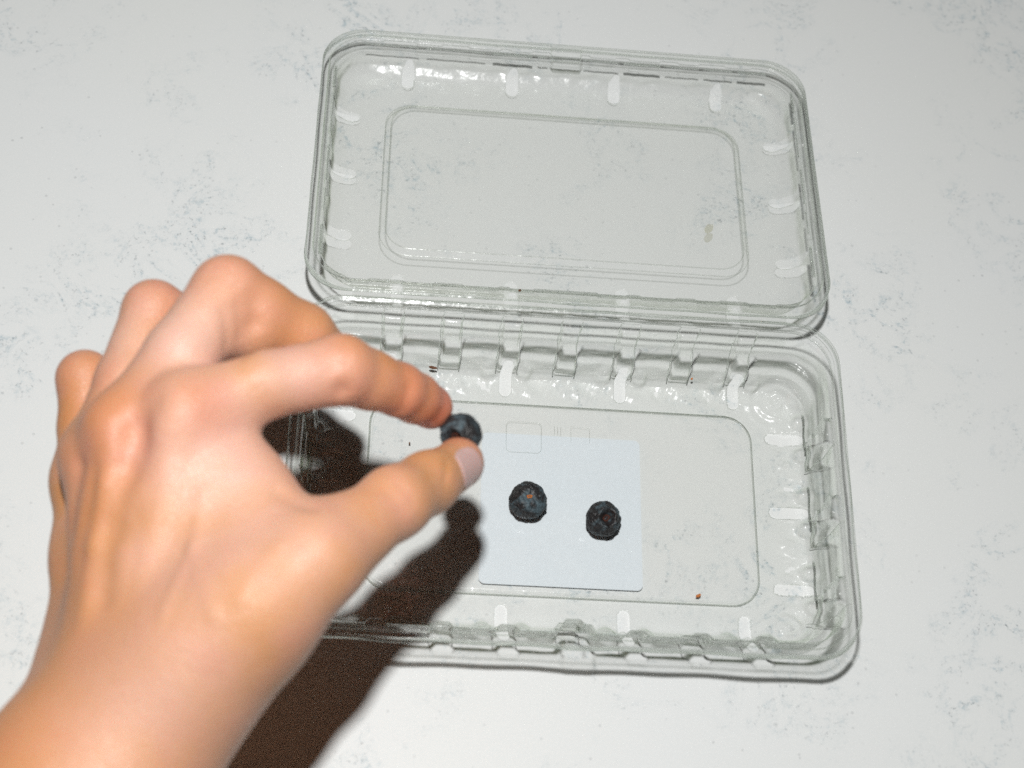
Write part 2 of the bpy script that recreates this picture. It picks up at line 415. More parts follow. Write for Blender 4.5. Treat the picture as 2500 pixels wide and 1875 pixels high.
lr, lw, lf = interp_profile(lrimk, 0.30), smooth_profile(interp_profile(lwallk, 0.4), 3), interp_profile(lfk, 0.45)
Ld = Sheet()
for p in lr: Ld.row(A - p[1], LB - p[0], p[2], p[3])
l_rim = len(lr) - 1
for p in lw[1:]: Ld.row(A - p[1], LB - p[0], p[2], p[3])
l_wall = l_rim + len(lw) - 1
for p in lf[1:]: Ld.row(A - p[1], LB - p[0], p[2], p[3])
l_floor = l_wall + len(lf) - 1
Ld.row(A - lfk[-1][1] - 6, LB - lfk[-1][0] - 6, 5, lfk[-1][3]); l_panel = l_floor + 1
for i, R in enumerate(Ld.rows):
    x, y, z = R[:, 0], R[:, 1], R[:, 2]
    if i <= l_rim:
        g = trap(x + 0.3, 5.6, 0.6) * (y > LB - 9) * sstep(i, l_rim * 0.3, l_rim * 0.6)
        R[:, 1] -= 2.6 * g; R[:, 2] += 0.5 * g
        for k, rx in enumerate((-73, -52, -31, -17, 14, 30, 47, 66)):
            g = trap(x - rx, 4.0 + (k % 3), 0.5) * (np.abs(y) > LB - 9) * sstep(i, l_rim * 0.5, l_rim * 0.75)
            R[:, 2] -= 0.8 * g
        for ry in (-36, -12, 14, 38):
            g = trap(y - ry, 5.0, 0.5) * (np.abs(x) > A - 9) * sstep(i, l_rim * 0.5, l_rim * 0.75)
            R[:, 2] -= 0.7 * g
    if l_rim < i < l_floor - 6:
        an = np.arctan2(y, x); wob = 0.15 * np.sin(an * 31 + z * 0.4) + 0.1 * np.sin(an * 57)
        f_ = sstep(z, -13, -11) * (1 - sstep(z, -4.5, -3.2))
        R[:, 0] += np.sign(x) * wob * f_ * (np.abs(x) > A - 11); R[:, 1] += np.sign(y) * wob * f_ * (np.abs(y) > LB - 11)
lsl = []
for x in (-59.2, -19.6, 19.6, 59.2):
    for s_ in (1, -1): lsl.append(((x, s_ * 46.2), (x, s_ * 52.2), 2.4))
for y in (-28.0, 0.2, 27.6):
    for s_ in (1, -1): lsl.append(((s_ * 78.4, y), (s_ * 84.0, y), 2.3))
lid = Ld.build('lid', M_plastic, l_rim, l_floor, slots=lsl, tf=lid_tf); keep_parent(lid, clam)
o = Ld.build('rim', M_wall, 0, l_rim, tf=lid_tf); keep_parent(o, lid)
o = Ld.build('lid_panel', M_plastic, l_floor, l_panel, close=True, tf=lid_tf); keep_parent(o, lid)

# --- thick rounded edges where the sheet was folded or trimmed
def tube_loop(name, hx, hy, r, z, rad, parent, tf, mat=None, near=0.0, wob=0.0, corner=0.0):
    P = outline(hx, hy, r, 40, 30, 14); n = len(P); seg = 12; V, F = [], []; rad0 = rad
    for i in range(n):
        d = P[(i + 1) % n] - P[i - 1]; d /= np.linalg.norm(d); nr = np.array([d[1], -d[0]])
        g = near * (1.0 if P[i][1] < -hy + 6 else 0.0) + corner * math.exp(-((abs(P[i][0]) - hx + 6) ** 2 + (P[i][1] + hy - 6) ** 2) / 60); w2 = wob * (math.sin(P[i][0] * 0.11 + 1) + math.sin(P[i][0] * 0.23 + P[i][1] * 0.19)); rad = rad0 + g + 0.22 * w2 * rad0
        for k in range(seg):
            a = 2 * math.pi * k / seg; V.append((P[i][0] + nr[0] * (w2 * 0.5 + rad * math.cos(a)), P[i][1] + nr[1] * (w2 * 0.5 + rad * math.cos(a)), z + rad * math.sin(a)))
    for i in range(n):
        for k in range(seg): F.append((i * seg + k, ((i + 1) % n) * seg + k, ((i + 1) % n) * seg + (k + 1) % seg, i * seg + (k + 1) % seg))
    o = mesh_obj(name, tf(np.array(V)), F, mat or M_bead); keep_parent(o, parent)
    return o
tube_loop('rim_edge', A - 0.3, B - 0.3, 15, 24.2, 0.38, tray, sh, near=0.45, wob=0.35)
tube_loop('rim_edge', A - 2.9, B - 2.9, 13.6, 24.1, 0.26, tray, sh, M_fold, wob=0.15)
tube_loop('panel_edge', A - 25.6, B - 24.5, 9.5, -0.85, 0.34, tray, sh, M_fold)
tube_loop('rim_edge', A - 0.2, LB - 0.2, 16, -3.2, 0.34, lid, lid_tf, wob=0.2, corner=0.75)
tube_loop('rim_edge', A - 2.9, LB - 2.9, 14.6, -1.2, 0.28, lid, lid_tf, M_fold, wob=0.1)
tube_loop('panel_edge', A - 24.6, LB - 24.2, 10.2, -DL + 0.05, 0.20, lid, lid_tf, M_fold)
tube_loop('panel_edge', A - 26.7, LB - 26.3, 9.4, -DL + 1.55, 0.24, lid, lid_tf, M_fold)

# --- moulded ribs: the two thick folds that run down the wall on each side of a rib
def tube_path(pts, rad, seg=7):
    V, F = [], []; n = len(pts); pts = [np.array(p, float) for p in pts]
    for i in range(n):
        d = pts[min(i + 1, n - 1)] - pts[max(i - 1, 0)]; d /= np.linalg.norm(d) + 1e-9
        u = np.cross(d, [0.3, 0.2, 1.0]); u /= np.linalg.norm(u) + 1e-9; v = np.cross(d, u)
        for k in range(seg): a = 2 * math.pi * k / seg; V.append(pts[i] + (u * math.cos(a) + v * math.sin(a)) * rad)
    for i in range(n - 1):
        for k in range(seg): F.append((i * seg + k, i * seg + (k + 1) % seg, (i + 1) * seg + (k + 1) % seg, (i + 1) * seg + k))
    return V, F
def rib(sel, pos, half, axis, side):
    V, F = [], []
    for e in (-half, half):
        pts = []
        for R in T.rows[n_rim - 2:n_wall - 3]:
            m_ = np.where(np.sign(R[:, 1 - axis]) == side)[0]; j = m_[np.argmin(np.abs(R[m_, axis] - pos - e) + 0.001 * np.abs(R[m_, 2]))]
            m2 = m_[np.argmax(np.abs(R[m_, 1 - axis]) * (np.abs(R[m_, axis] - pos - e) < 0.6))]
            pts.append(R[m2] + np.array([0, YC, 0]))
        q = np.array(pts[::2]); q[1:-1] = 0.25 * q[:-2] + 0.5 * q[1:-1] + 0.25 * q[2:]
        v, f = tube_path(list(q), 0.17); F += [tuple(i + len(V) for i in g) for g in f]; V += v
    keep_parent(mesh_obj('rib', V, F, M_bead), tray)
for sd_ in (1, -1):
    for rx in RX: rib(None, rx, 3.3, 0, sd_)
    for ry in RY: rib(None, ry, 4.7, 1, sd_)

def lid_fold(a, b, r):
    pts = lid_tf(np.array([[a[0] + (b[0] - a[0]) * k / 10, a[1] + (b[1] - a[1]) * k / 10 + 0.12 * math.sin(k * 1.7), -2.9 + 0.12 * math.sin(k * 1.1)] for k in range(11)]))
    v, f = tube_path(list(pts), r); keep_parent(mesh_obj('rim_fold', v, f, M_bead), lid)
for x0, x1, r in ((-76, -56, .24), (-53, -31, .26), (-28, -13, .62), (-11, -7.2, .3), (6.6, 20, .28), (22, 36, .60), (38, 51, .26), (53, 64, .34), (66, 77, .55)): lid_fold((x0, LB - 5.2), (x1, LB - 5.2), r)
for y0, y1, r in ((44, 34, .5), (31, 12, .26), (6, -10, .36), (-14, -24, .26), (-30, -43, .62)):
    for sx in (1, -1): lid_fold((sx * (A - 5.2), y0 + sx * 2), (sx * (A - 5.2), y1 + sx * 2), r)
for sx in (1, -1):
    for y0, y1 in ((36, 21), (9, -7), (-18, -34)):
        v, f = tube_path([(sx * (84.2 + 0.15 * math.sin(k)), y0 + (y1 - y0) * k / 8 + YC, 0.7 + 0.15 * math.sin(k * 1.3)) for k in range(9)], 0.42)
        keep_parent(mesh_obj('foot_fold', v, f, M_bead), tray)

# --- pleated hinge strip between the two rims
c, s_ = math.cos(PHI), math.sin(PHI)
p0 = (B + YC - 0.1, 24.6); v1 = LV - LB + 0.1; p1 = (HY + v1 * c, LH - v1 * s_ - 0.9)
prof = []
for i in range(25):
    t = i / 24; prof.append((p0[0] * (1 - t) + p1[0] * t, p0[1] * (1 - t) + p1[1] * t + 0.10 * math.sin(t * math.pi * 6) - 0.5 * math.sin(t * math.pi)))
hv, hf = [], []
for j in range(61):
    x = -74 + 148 * j / 60
    for (y, z) in prof: hv.append((x, y, z + 0.06 * math.sin(j * 0.9)))
for j in range(60):
    for i in range(24): a = j * 25 + i; hf.append((a, a + 25, a + 26, a + 1))
o = mesh_obj('hinge', hv, hf, M_plastic); keep_parent(o, clam)

# --- square white sticker under the raised floor panel
def rounded_plate(name, x0, x1, y0, y1, r, z, th, mat, corners=None):
    P = outline((x1 - x0) / 2, (y1 - y0) / 2, r, 8, 8, 10); P = P + np.array([(x0 + x1) / 2, (y0 + y1) / 2]); n = len(P)
    V = [(p[0], p[1], z) for p in P] + [(p[0], p[1], z - th) for p in P]
    F = [tuple(range(n)), tuple(range(2 * n - 1, n - 1, -1))] + [(i, n + i, n + (i + 1) % n, (i + 1) % n) for i in range(n)]
    return mesh_obj(name, V, F, mat, None, False)
stk = rounded_plate('sticker', -27.55, 26.45, -29.6, 24.4, 2.0, -0.22, 0.22, M_paper)
keep_parent(stk, clam); stk['label'] = 'blank white square sticker under the tray floor'

# --- raised moulding marks on the floor panel
def ridge(name, pts, r, mat, parent, closed=False):
    V, F = [], []
    n = len(pts); seg = 6
    for i, p in enumerate(pts):
        a = np.array(pts[(i - 1) % n] if closed or i > 0 else pts[i], float); b = np.array(pts[(i + 1) % n] if closed or i < n - 1 else pts[i], float)
        d = b - a; d /= np.linalg.norm(d) + 1e-9; nrm = np.array([-d[1], d[0], 0]); 
        for k in range(seg):
            an = 2 * math.pi * k / seg; V.append(np.array(p) + nrm * r * math.cos(an) + np.array([0, 0, r * 0.7 * math.sin(an)]))
    for i in range(n if closed else n - 1):
        for k in range(seg):
            a = i * seg + k; b = i * seg + (k + 1) % seg; c2 = ((i + 1) % n) * seg + (k + 1) % seg; d2 = ((i + 1) % n) * seg + k
            F.append((a, b, c2, d2))
    o = mesh_obj(name, V, F, mat); keep_parent(o, parent); return o
def rr_pts(x0, x1, y0, y1, r, z, n=5):
    P = outline((x1 - x0) / 2, (y1 - y0) / 2, r, 4, 4, n); return [(p[0] + (x0 + x1) / 2, p[1] + (y0 + y1) / 2, z) for p in P]
ridge('moulding_mark', rr_pts(-19.4, -7.4, 17.6, 29.0, 1.6, 0.02), 0.10, M_plastic, tray, True)
for dx in (-2.9, -1.8, -0.7): ridge('moulding_mark', [(dx, 24.8, 0.04), (dx, 28.2, 0.04)], 0.08, M_plastic, tray)
ridge('moulding_mark', [(2.8, 22.5, 0.04), (2.8, 28.3, 0.04), (9.2, 27.9, 0.04), (9.2, 22.3, 0.04)], 0.09, M_plastic, tray)
ridge('moulding_mark', [(-39.2, -14.8, .12), (-39.2, -12.2, .12), (-38.4, -11.4, .12), (-37.2, -11.5, .12), (-36.8, -12.6, .12), (-37.6, -13.6, .12), (-38.9, -13.6, .12)], 0.17, M_plastic, tray)

# ------------------------------------------------------------------ blueberries (shrivelled)
def berry(name, c, r, pole, kind, seed, label, squash=0.92):
    bm = bmesh.new(); bmesh.ops.create_icosphere(bm, subdivisions=6, radius=1.0)
    q = Vector((0, 0, 1)).rotation_difference(Vector(pole).normalized()).to_matrix()
    off = Vector((seed * 3.1, seed * 1.7, seed * 0.9))
    for v in bm.verts:
        d = v.co.normalized(); th = math.acos(max(-1, min(1, d.z))); ph = math.atan2(d.y, d.x)
        k = 1.0
        k += 0.05 * noise.noise(d * 1.6 + off)
        rid = 1 - abs(noise.noise(d * 3.0 + off * 2)) * 2
        k -= 0.050 * max(0, rid) ** 3
        rid2 = 1 - abs(noise.noise(d * 6.5 + off * 3)) * 2
        k -= 0.035 * max(0, rid2) ** 3 + 0.014 * noise.noise(d * 13 + off) + 0.008 * noise.noise(d * 30 + off)
        k -= 0.026 * math.cos(ph * 9 + seed + 1.5 * math.sin(ph * 2)) * math.exp(-((th - 1.25) / 0.6) ** 2)
        zz = d.z
        if kind == 'stem':
            k -= 0.17 * math.exp(-(th / 0.34) ** 2)
            k += 0.020 * math.cos(ph * 13 + 2 * math.sin(ph * 3)) * math.exp(-((th - 0.34) / 0.16) ** 2)
        else:
            k += 0.09 * math.exp(-((th - 0.52) / 0.11) ** 2) * (1 + 0.55 * math.cos(ph * 5 + seed))
            k -= 0.46 * (1 - 1 / (1 + math.exp(-(th - 0.40) / 0.030)))
        v.co = Vector((d.x * k, d.y * k, d.z * k * squash)) * r
    bmesh.ops.transform(bm, matrix=q.to_4x4(), verts=bm.verts)
    me = bpy.data.meshes.new(name)
    for v in bm.verts: v.co = v.co * MM
    for f in bm.faces: f.smooth = True
    bm.to_mesh(me); bm.free()
    root = bpy.data.objects.new(name, me); col.objects.link(root); root.location = Vector(c) * MM
    me.materials.append(berry_material(seed, 0.49 if seed > 5 else 0.49)); tag(root, label, 'blueberry', 'shrivelled blueberries')
    # stem scar or dried calyx
    V, F = [], []; n1, n2 = 30, 8
    if kind == 'stem':
        R0, R1, z0 = 0.085 * r, 0.055 * r, 0.81 * r * squash
        for i in range(n1):
            a = 2 * math.pi * i / n1; rr = R0 * (1 + 0.25 * math.sin(a * 2 + seed) + 0.12 * math.sin(a * 5))
            for j in range(n2):
                b = 2 * math.pi * j / n2
                V.append(((rr + R1 * math.cos(b)) * math.cos(a), (rr + R1 * math.cos(b)) * math.sin(a) * 0.85, z0 + R1 * 1.2 * math.sin(b) + 0.03 * r * math.sin(3 * a)))
        nm, mt = 'stem_scar', M_orange
    else:
        for i in range(n1):
            a = 2 * math.pi * i / n1
            for j in range(n2):
                q_ = j / (n2 - 1); lob = 0.5 + 0.5 * math.cos(5 * a + seed)
                rr = r * (0.02 + 0.40 * q_ + 0.05 * lob * q_); zz = r * squash * (0.56 + 0.05 * math.sin(3 * a) * q_ + 0.30 * q_ ** 3 + 0.09 * lob * q_ ** 4)
                V.append((rr * math.cos(a), rr * math.sin(a), zz))
        nm, mt = 'calyx', M_calyx
    for i in range(n1):
        for j in range(n2 if kind == 'stem' else n2 - 1):
            F.append((i * n2 + j, ((i + 1) % n1) * n2 + j, ((i + 1) % n1) * n2 + (j + 1) % n2, i * n2 + (j + 1) % n2))
    V = [tuple(q @ Vector(v)) for v in V]
    o = mesh_obj(nm, V, F, mt, root)
    if kind != 'stem':
        st = []
        for i in range(9):
            a = i * 0.75 + seed; st.append((0.16 * r * math.cos(a) * (1 + 0.3 * math.sin(2 * a)), 0.16 * r * math.sin(a), 0.60 * r * squash))
        V, F = [], []
        for i, p in enumerate(st):
            for k in range(4): an = k * math.pi / 2; V.append(tuple(q @ Vector((p[0] * (1 + 0.12 * math.cos(an)), p[1] * (1 + 0.12 * math.cos(an)), p[2] + 0.025 * r * math.sin(an)))))
        for i in range(8):
            for k in range(4): F.append((i * 4 + k, i * 4 + (k + 1) % 4, i * 4 + 4 + (k + 1) % 4, i * 4 + 4 + k))
        mesh_obj('style_ring', V, F, M_red, root)
    return root
berry('blueberry', (-12.3, -2.2, 5.75), 6.35, (0.0, -0.12, 1.0), 'stem', 1.0, 'shrivelled blueberry on the white sticker with its orange stem scar facing up')
berry('blueberry', (12.7, -7.4, 5.7), 5.95, (0.15, -0.25, 0.95), 'calyx', 2.7, 'shrivelled blueberry on the white sticker with its dark open crown facing up')
BC = np.array([-39.4, -12.1, 76.0])
berry('blueberry', BC, 6.2, (-0.53, -0.67, 0.78), 'calyx', 5.2, 'blueberry pinched between the thumb and index finger of the hand')

# ------------------------------------------------------------------ hand (signed distance field -> one continuous surface)
J = lambda u, v, z: at(u, v, z)
it, idp, ipp, imc = J(924, 874, 78), J(862, 842, 90), J(735, 799, 103), J(405, 893, 105)
im_ = J(570, 832, 106)
tt, tip_, tmc, tcm = J(990, 1004, 79), J(852, 1086, 97), J(676, 1212, 107), J(440, 1420, 96)
mt_, mdp, mpp, mmc = J(735, 790, 76), J(655, 722, 89), J(492, 632, 102), J(268, 930, 98.5)
mm1, mm2 = J(392, 768, 103), J(562, 672, 97)
rt, rdp, rpp, rmc = J(590, 805, 56), J(500, 745, 70), J(332, 672, 85), J(212, 985, 86)
pt, pdp, ppp, pmc = J(330, 930, 46), J(275, 860, 56), J(184, 818, 69), J(188, 1035, 64)
wr, wm, wu = J(375, 1450, 86), J(300, 1450, 84), J(222, 1400, 66)
f1r, f1u = J(215, 1745, 84), J(92, 1690, 74)
dirf = (f1r - J(420, 1470, 78)); dirf[2] = 0; dirf /= np.linalg.norm(dirf)

def rcone(P, a, b, r1, r2):
    ba = b - a; l2 = ba @ ba; rr = r1 - r2; a2 = l2 - rr * rr; il2 = 1 / l2
    pa = P - a; y = pa @ ba; z = y - l2
    q = pa * l2 - y[:, None] * ba; x2 = np.einsum('ij,ij->i', q, q); y2 = y * y * l2; z2 = z * z * l2
    k = np.sign(rr) * rr * rr * x2
    d = (np.sqrt(np.maximum(x2 * a2 * il2, 0)) + y * rr) * il2 - r1
    m1 = np.sign(z) * a2 * z2 > k; m2 = (np.sign(y) * a2 * y2 < k) & ~m1
    d = np.where(m1, np.sqrt(x2 + z2) * il2 - r2, d); d = np.where(m2, np.sqrt(x2 + y2) * il2 - r1, d)
    return d
def smin(a, b, k):
    h = np.maximum(k - np.abs(a - b), 0) / k; return np.minimum(a, b) - h * h * k * 0.25
def chain(P, pts, rad, k):
    d = None
    for i in range(len(pts) - 1):
        e = rcone(P, pts[i], pts[i + 1], rad[i], rad[i + 1]); d = e if d is None else smin(d, e, k)
    return d
def segd(P, a, b):
    ba = b - a; t = np.clip(((P - a) @ ba) / (ba @ ba), 0, 1); return np.linalg.norm(P - a - t[:, None] * ba, axis=1)
VW = ROT[2]                                          # toward the viewer side, used to lay tendons on the back of the hand
mid = lambda a, b, t: a * (1 - t) + b * t
def sdf(P):
    palm = rcone(P, imc, wr, 9.6, 14.5)
    for a, b, r1, r2 in ((mmc, wm, 9.4, 14.0), (rmc, wm, 9.0, 13.5), (pmc, wu, 8.4, 12.0)):
        palm = smin(palm, rcone(P, a, b, r1, r2), 9)
    # palm flesh below, thumb root, first web
    palm = smin(palm, rcone(P, mid(imc, wr, .35) - VW * 8, mid(pmc, wu, .5) - VW * 2, 10, 9), 10)
    palm = smin(palm, rcone(P, J(520, 1080, 96), J(520, 1330, 95), 11.0, 14.5), 12)
    thumb_m = chain(P, [tcm, J(555, 1315, 104), tmc], [14.5, 13.8, 11.6], 8)
    palm = smin(palm, thumb_m, 13)
    palm = smin(palm, rcone(P, J(490, 980, 98), J(610, 1135, 101), 6.5, 6.8), 13)      # web
    # wrist and forearm
    fa = rcone(P, wr, f1r, 15.5, 18.0); fa = smin(fa, rcone(P, wu, f1u, 12.0, 15.0), 14)
    fa = smin(fa, rcone(P, mid(wr, wu, .5), mid(f1r, f1u, .5), 15, 20), 10)
    far = mid(f1r, f1u, .5) + dirf * 150
    fa = smin(fa, rcone(P, mid(f1r, f1u, .5), far, 22, 27), 14)
    palm = smin(palm, fa, 14)
    palm = smin(palm, rcone(P, tcm, J(325, 1610, 84), 13.5, 16), 14)
    # tendons and knuckle heads raised over the back of the hand
    for a, b, h, r in ((imc, wm, 8.6, 1.7), (mmc, wm, 8.6, 1.8), (rmc, wm, 8.2, 1.5)):
        palm = smin(palm, rcone(P, a + VW * h * 0.95, mid(a, b, .72) + VW * (h + 3.4), r, r * 0.8), 5)
    for a, r in ((imc, 6.6), (mmc, 4.0), (rmc, 4.6), (pmc, 5.0)):
        palm = smin(palm, np.linalg.norm(P - (a + VW * 4.6), axis=1) - r, 9)
    index = chain(P, [imc, im_, ipp, mid(ipp, idp, .5), idp, mid(idp, it, .55), it], [10.2, 8.9, 9.3, 7.9, 7.2, 6.9, 6.2], 2.5)
    index = smin(index, np.linalg.norm(P - (it + (BC - it) * 0.16 - VW * 1.0), axis=1) - 5.2, 3)
    middle = chain(P, [mmc, mm1, mpp, mm2, mdp, mt_], [9.2, 9.7, 9.9, 9.0, 8.5, 6.4], 2.5)
    middle = smin(middle, np.linalg.norm(P - J(528, 722, 95), axis=1) - 6.6, 9)
    ring = chain(P, [rmc, mid(rmc, rpp, .5), rpp, mid(rpp, rdp, .5), rdp, rt], [9.0, 8.4, 8.5, 7.4, 7.0, 5.8], 2.5)
    pinky = chain(P, [pmc, mid(pmc, ppp, .5), ppp, mid(ppp, pdp, .5), pdp, pt], [8.2, 7.6, 7.8, 6.6, 6.2, 5.2], 2.5)
    thumb = chain(P, [tmc, mid(tmc, tip_, .5), tip_, mid(tip_, tt, .5), tt], [10.8, 9.6, 9.4, 8.3, 6.9], 3)
    thumb = smin(thumb, np.linalg.norm(P - (tt + (BC - tt) * 0.10 - VW * 1.5), axis=1) - 6.2, 3)
    d = np.minimum(smin(palm, index, 7), smin(palm, thumb, 9))
    for f, k in ((middle, 7), (ring, 6), (pinky, 6)): d = smin(d, smin(palm, f, k), 1.2)
    # flexion creases and dimples
    for a, b, dep, wd in CREASES: d = d + dep * np.exp(-(segd(P, a, b) / wd) ** 2)
    return d
CREASES = []
def surf(u, v):
    p = at(u, v, 135.0); d = p - CAM; d /= np.linalg.norm(d); q = p[None].copy()
    for _ in range(90): q = q + d * np.clip(sdf(q), -2, 4)[:, None] * 0.8
    return q[0]
_c = [((858, 894), (884, 838), 0.65, 1.5),                  # index, last joint, palm side
      ((722, 884), (738, 840), 1.2, 2.2),                  # index, middle joint, palm side
      ((484, 668), (490, 742), 0.45, 1.8), ((512, 664), (518, 730), 0.35, 1.6),     # folds of the bent middle finger
      ((550, 640), (550, 700), 0.3, 2.6), ((550, 700), (530, 765), 0.8, 2.4),
      ((332, 868), (292, 930), 0.7, 4.0), ((292, 930), (262, 1020), 1.0, 3.8), ((262, 1020), (240, 1140), 1.1, 3.6), ((240, 1140), (222, 1290), 1.1, 3.4),
      ((216, 1040), (196, 1180), -0.7, 3.0), ((196, 1180), (178, 1330), -0.5, 3.2), ((342, 935), (300, 1070), -0.6, 3.8), ((300, 1070), (272, 1210), -0.6, 3.8),
      ((440, 1060), (418, 1180), -0.45, 1.7), ((418, 1180), (462, 1330), -0.45, 1.8), ((418, 1180), (350, 1330), -0.35, 1.8), ((600, 1180), (520, 1290), -0.35, 2.0),
      ((170, 1010), (150, 1150), 1.0, 3.0), ((706, 742), (722, 790), 0.3, 1.0), ((724, 736), (742, 786), 0.3, 1.0), ((742, 738), (756, 784), 0.25, 1.0),
      ((470, 572), (520, 600), 0.3, 1.2), ((458, 590), (508, 615), 0.3, 1.2), ((838, 1060), (872, 1100), 0.3, 1.3), ((858, 1046), (892, 1086), 0.3, 1.2),   # hollow between index and middle tendons
      ((205, 1030), (180, 1200), 0.6, 3.0),
      ((960, 1040), (966, 996), 0.5, 0.9), ((966, 996), (1000, 970), 0.45, 0.9),     # nail fold
      ((560, 838), (590, 890), 0.5, 2.5), ((690, 760), (716, 800), 0.25, 2.0),
      ((672, 1096), (600, 1062), 0.7, 2.4)]                # web fold
CREASES = [(surf(*a), surf(*b), dep, wd) for a, b, dep, wd in _c]
def surface_nets(lo, hi, h):
    n = np.ceil((hi - lo) / h / 4).astype(int) * 4
    ax = [lo[i] + h * np.arange(n[i]) for i in range(3)]
    cx = [lo[i] + h * (4 * np.arange(n[i] // 4) + 1.5) for i in range(3)]
    G = np.stack(np.meshgrid(*cx, indexing='ij'), -1).reshape(-1, 3)
    cv = sdf(G).reshape([k // 4 for k in n])
    big = cv.repeat(4, 0).repeat(4, 1).repeat(4, 2)
    act = np.abs(big) < 4 * h * 1.9
    f = np.where(big < 0, -9.0, 9.0)
    I = np.argwhere(act); P = lo + I * h
    f[act] = np.concatenate([sdf(P[i:i + 200000]) for i in range(0, len(P), 200000)])
    s = f < 0
    c8 = [(i, j, k) for i in (0, 1) for j in (0, 1) for k in (0, 1)]
    sl = lambda a, o: a[o[0]:a.shape[0] - 1 + o[0], o[1]:a.shape[1] - 1 + o[1], o[2]:a.shape[2] - 1 + o[2]]
    cnt = sum(sl(s, o).astype(np.int8) for o in c8); mixed = (cnt > 0) & (cnt < 8)
    cells = np.argwhere(mixed); idx = -np.ones(mixed.shape, int); idx[mixed] = np.arange(len(cells))
    acc = np.zeros((len(cells), 3)); num = np.zeros(len(cells))
    fv = {o: sl(f, o)[mixed] for o in c8}
    for o in c8:
        for axis in range(3):
            if o[axis]: continue
            p = list(o); p[axis] = 1; p = tuple(p); a, b = fv[o], fv[p]; cr = (a < 0) != (b < 0)
            t = np.where(cr, a / np.where(cr, a - b, 1), 0); q = np.array(o, float)[None].repeat(len(cells), 0); q[:, axis] += t
            acc[cr] += q[cr]; num[cr] += 1
    V = lo + (cells + acc / num[:, None]) * h
    F = []
    for axis in range(3):
        u, v = [(1, 2), (2, 0), (0, 1)][axis]
        e = np.argwhere(np.take(s, range(s.shape[axis] - 1), axis) != np.take(s, range(1, s.shape[axis]), axis))
        e = e[(e[:, u] > 0) & (e[:, v] > 0) & (e[:, u] < mixed.shape[u]) & (e[:, v] < mixed.shape[v])]
        inside = s[e[:, 0], e[:, 1], e[:, 2]]
        q = []
        for du, dv in ((1, 1), (0, 1), (0, 0), (1, 0)):
            k = e.copy(); k[:, u] -= du; k[:, v] -= dv; q.append(idx[k[:, 0], k[:, 1], k[:, 2]])
        q = np.stack(q, 1); q[~inside] = q[~inside][:, ::-1]; F.append(q)
    F = np.vstack(F); return V, F[(F >= 0).all(1)]
def grad(P, e=0.25):
    return np.stack([(sdf(P + np.eye(3)[i] * e) - sdf(P - np.eye(3)[i] * e)) / (2 * e) for i in range(3)], 1)
far_end = mid(f1r, f1u, .5) + dirf * 150
allp = np.array([it, ipp, imc, tt, mpp, rpp, ppp, pt, wu, f1u, far_end])
hv, hf = surface_nets(allp.min(0) - 34, allp.max(0) + 34, 1.25)
for _ in range(2):
    d = sdf(hv); g = grad(hv); hv = hv - (d / np.maximum((g * g).sum(1), 0.2))[:, None] * g * 0.8
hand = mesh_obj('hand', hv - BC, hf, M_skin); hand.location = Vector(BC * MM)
tag(hand, 'bare left hand with curled fingers pinching a blueberry over the tray', 'hand')
fl_ = np.zeros(len(hv))
for c_, r_, a_ in ((it, 13, 1.0), (idp, 11, .75), (mid(ipp, idp, .5), 9, .5), (ipp, 11, .5), (mmc + VW * 9, 18, .34), (imc + VW * 10 + np.array([5, 2, 0]), 8, .45), (mpp, 11, .40), (rpp, 10, .40), (ppp, 9, .35), (tt + (BC - tt) * .5, 7, .8), (rmc + VW * 8, 10, .35), (J(650, 1100, 90), 9, .5), (tip_ + VW * 8, 8, .15)):
    fl_ = np.maximum(fl_, a_ * np.exp(-(np.linalg.norm(hv - c_, axis=1) / r_) ** 2))
pa_ = np.zeros(len(hv))
for c_, r_, a_ in ((J(470, 1000, 104), 22, .8), (J(520, 1250, 96), 28, .6), (J(780, 1130, 92), 14, .8), (J(400, 720, 112), 18, .8), (J(640, 800, 112), 14, .7), (J(350, 1500, 95), 26, .5), (J(255, 690, 95), 12, .6)):
    pa_ = np.maximum(pa_, a_ * np.exp(-(np.linalg.norm(hv - c_, axis=1) / r_) ** 2))
shade_ = np.zeros(len(hv))  # mask for shade painted on the little-finger side, wrist and contours
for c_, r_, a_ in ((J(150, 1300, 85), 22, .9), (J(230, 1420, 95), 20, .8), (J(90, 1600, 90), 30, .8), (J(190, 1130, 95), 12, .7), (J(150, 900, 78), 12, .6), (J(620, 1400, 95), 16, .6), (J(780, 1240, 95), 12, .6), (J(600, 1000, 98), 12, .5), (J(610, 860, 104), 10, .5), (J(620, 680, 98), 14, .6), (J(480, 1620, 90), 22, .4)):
    shade_ = np.maximum(shade_, a_ * np.exp(-(np.linalg.norm(hv - c_, axis=1) / r_) ** 2))
for nm, arr in (('flush', fl_), ('pale', pa_), ('tan', shade_)):
    a_ = hand.data.attributes.new(nm, 'FLOAT', 'POINT'); a_.data.foreach_set('value', arr.astype(np.float32))

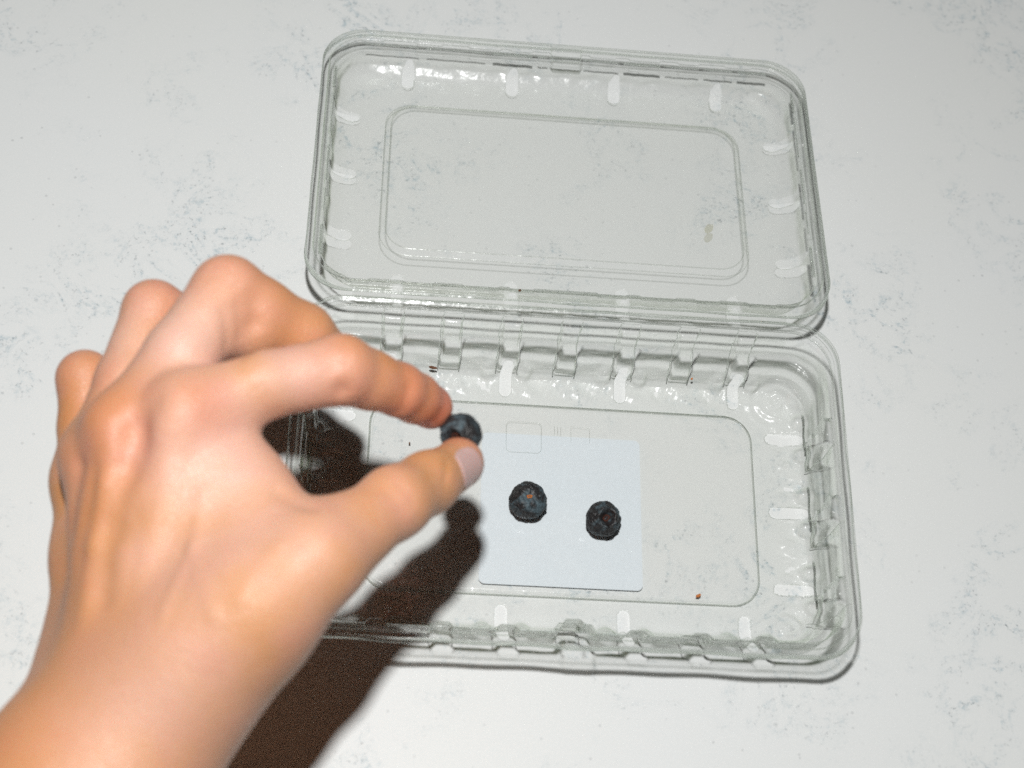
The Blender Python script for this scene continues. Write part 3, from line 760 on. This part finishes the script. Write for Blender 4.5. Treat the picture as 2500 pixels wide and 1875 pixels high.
# thumb nail: a curved plate laid on the fingertip
def nail(tip, base, up, length, width, fwd, name, label):
    ax = tip - base; ax /= np.linalg.norm(ax); up = up - ax * (up @ ax); up /= np.linalg.norm(up); sd = np.cross(ax, up)
    n = 26; P, keep = [], []
    for i in range(n + 1):
        for j in range(n + 1):
            a, b = -1 + 2 * i / n, -1 + 2 * j / n
            # square -> rounded plate
            x = a * math.sqrt(max(0, 1 - 0.38 * b * b)); y = b * math.sqrt(max(0, 1 - 0.30 * a * a))
            P.append(tip + ax * (fwd + x * length / 2) + sd * (y * width / 2) + up * 9.0)
    P = np.array(P)
    for _ in range(40): P = P - np.clip(sdf(P), -1, 3)[:, None] * up[None] * 0.8
    ij = np.array([(i, j) for i in range(n + 1) for j in range(n + 1)]) / n * 2 - 1
    rad = np.maximum(np.abs(ij[:, 0]), np.abs(ij[:, 1])); lift = 0.55 * (1 - np.clip((rad - 0.85) / 0.15, 0, 1) ** 2) - 0.12
    P = P + up[None] * lift[:, None]
    F = [(i * (n + 1) + j, (i + 1) * (n + 1) + j, (i + 1) * (n + 1) + j + 1, i * (n + 1) + j + 1) for i in range(n) for j in range(n)]
    o = mesh_obj(name, P - BC, F, M_nail); o.parent = hand
    if label: o['label'] = label
    return o
nail(tt, tip_, VW + ROT[0] * 0.12 - ROT[1] * 0.12, 12.0, 10.6, -4.3, 'thumb_nail', 'short unpainted thumb nail')

# ------------------------------------------------------------------ crumbs of dried stem
def crumb(name, c, size, mat, label, seed, cat='crumb'):
    rnd = random.Random(seed); bm = bmesh.new(); bmesh.ops.create_icosphere(bm, subdivisions=2, radius=1.0)
    sx, sy, sz = size; an = rnd.uniform(0, 3.14)
    for v in bm.verts:
        k = 1 + 0.5 * noise.noise(v.co * 1.6 + Vector((seed, 0, seed * 2)))
        x, y, z = v.co.x * sx * k, v.co.y * sy * k, v.co.z * sz * k
        v.co = Vector((x * math.cos(an) - y * math.sin(an), x * math.sin(an) + y * math.cos(an), z + sz)) * MM
    me = bpy.data.meshes.new(name); bm.to_mesh(me); bm.free(); me.materials.append(mat)
    o = bpy.data.objects.new(name, me); col.objects.link(o); o.location = Vector(c) * MM
    tag(o, label, cat); return o
crumb('stem_crumb', (44.7, -30.5, 0.0), (0.9, 0.55, 0.5), M_orange, 'pale orange flake of dried stem on the clear tray floor', 1)
crumb('stem_crumb', (-45.4, 46.6, 1.8), (1.5, 0.5, 0.5), M_brown, 'dark brown twisted stem scrap at the foot of the tray wall under the hinge', 2)
crumb('stem_crumb', (-18.0, 66.0, 24.9), (0.55, 0.42, 0.3), M_brown, 'brown speck of stem on the lid rim beside the hinge', 3)
crumb('stem_crumb', (45.0, 48.0, 2.4), (0.45, 0.35, 0.3), M_orange, 'tiny orange speck on the sloping tray wall', 4)

dp = lid_tf(np.array([[52.2, 46.8 - LV, -DL + 1.8]]))[0]
crumb('dried_droplet', dp, (2.2, 1.5, 0.15), plastic_material('dried_juice', tint=(0.985, 0.98, 0.94)), 'small pale dried droplet on the lid panel', 7, 'droplet')
crumb('stem_crumb', (-52.0, 18.5, 0.0), (0.4, 0.3, 0.25), M_brown, 'tiny brown speck on the tray floor inside the loop of thumb and finger', 9)
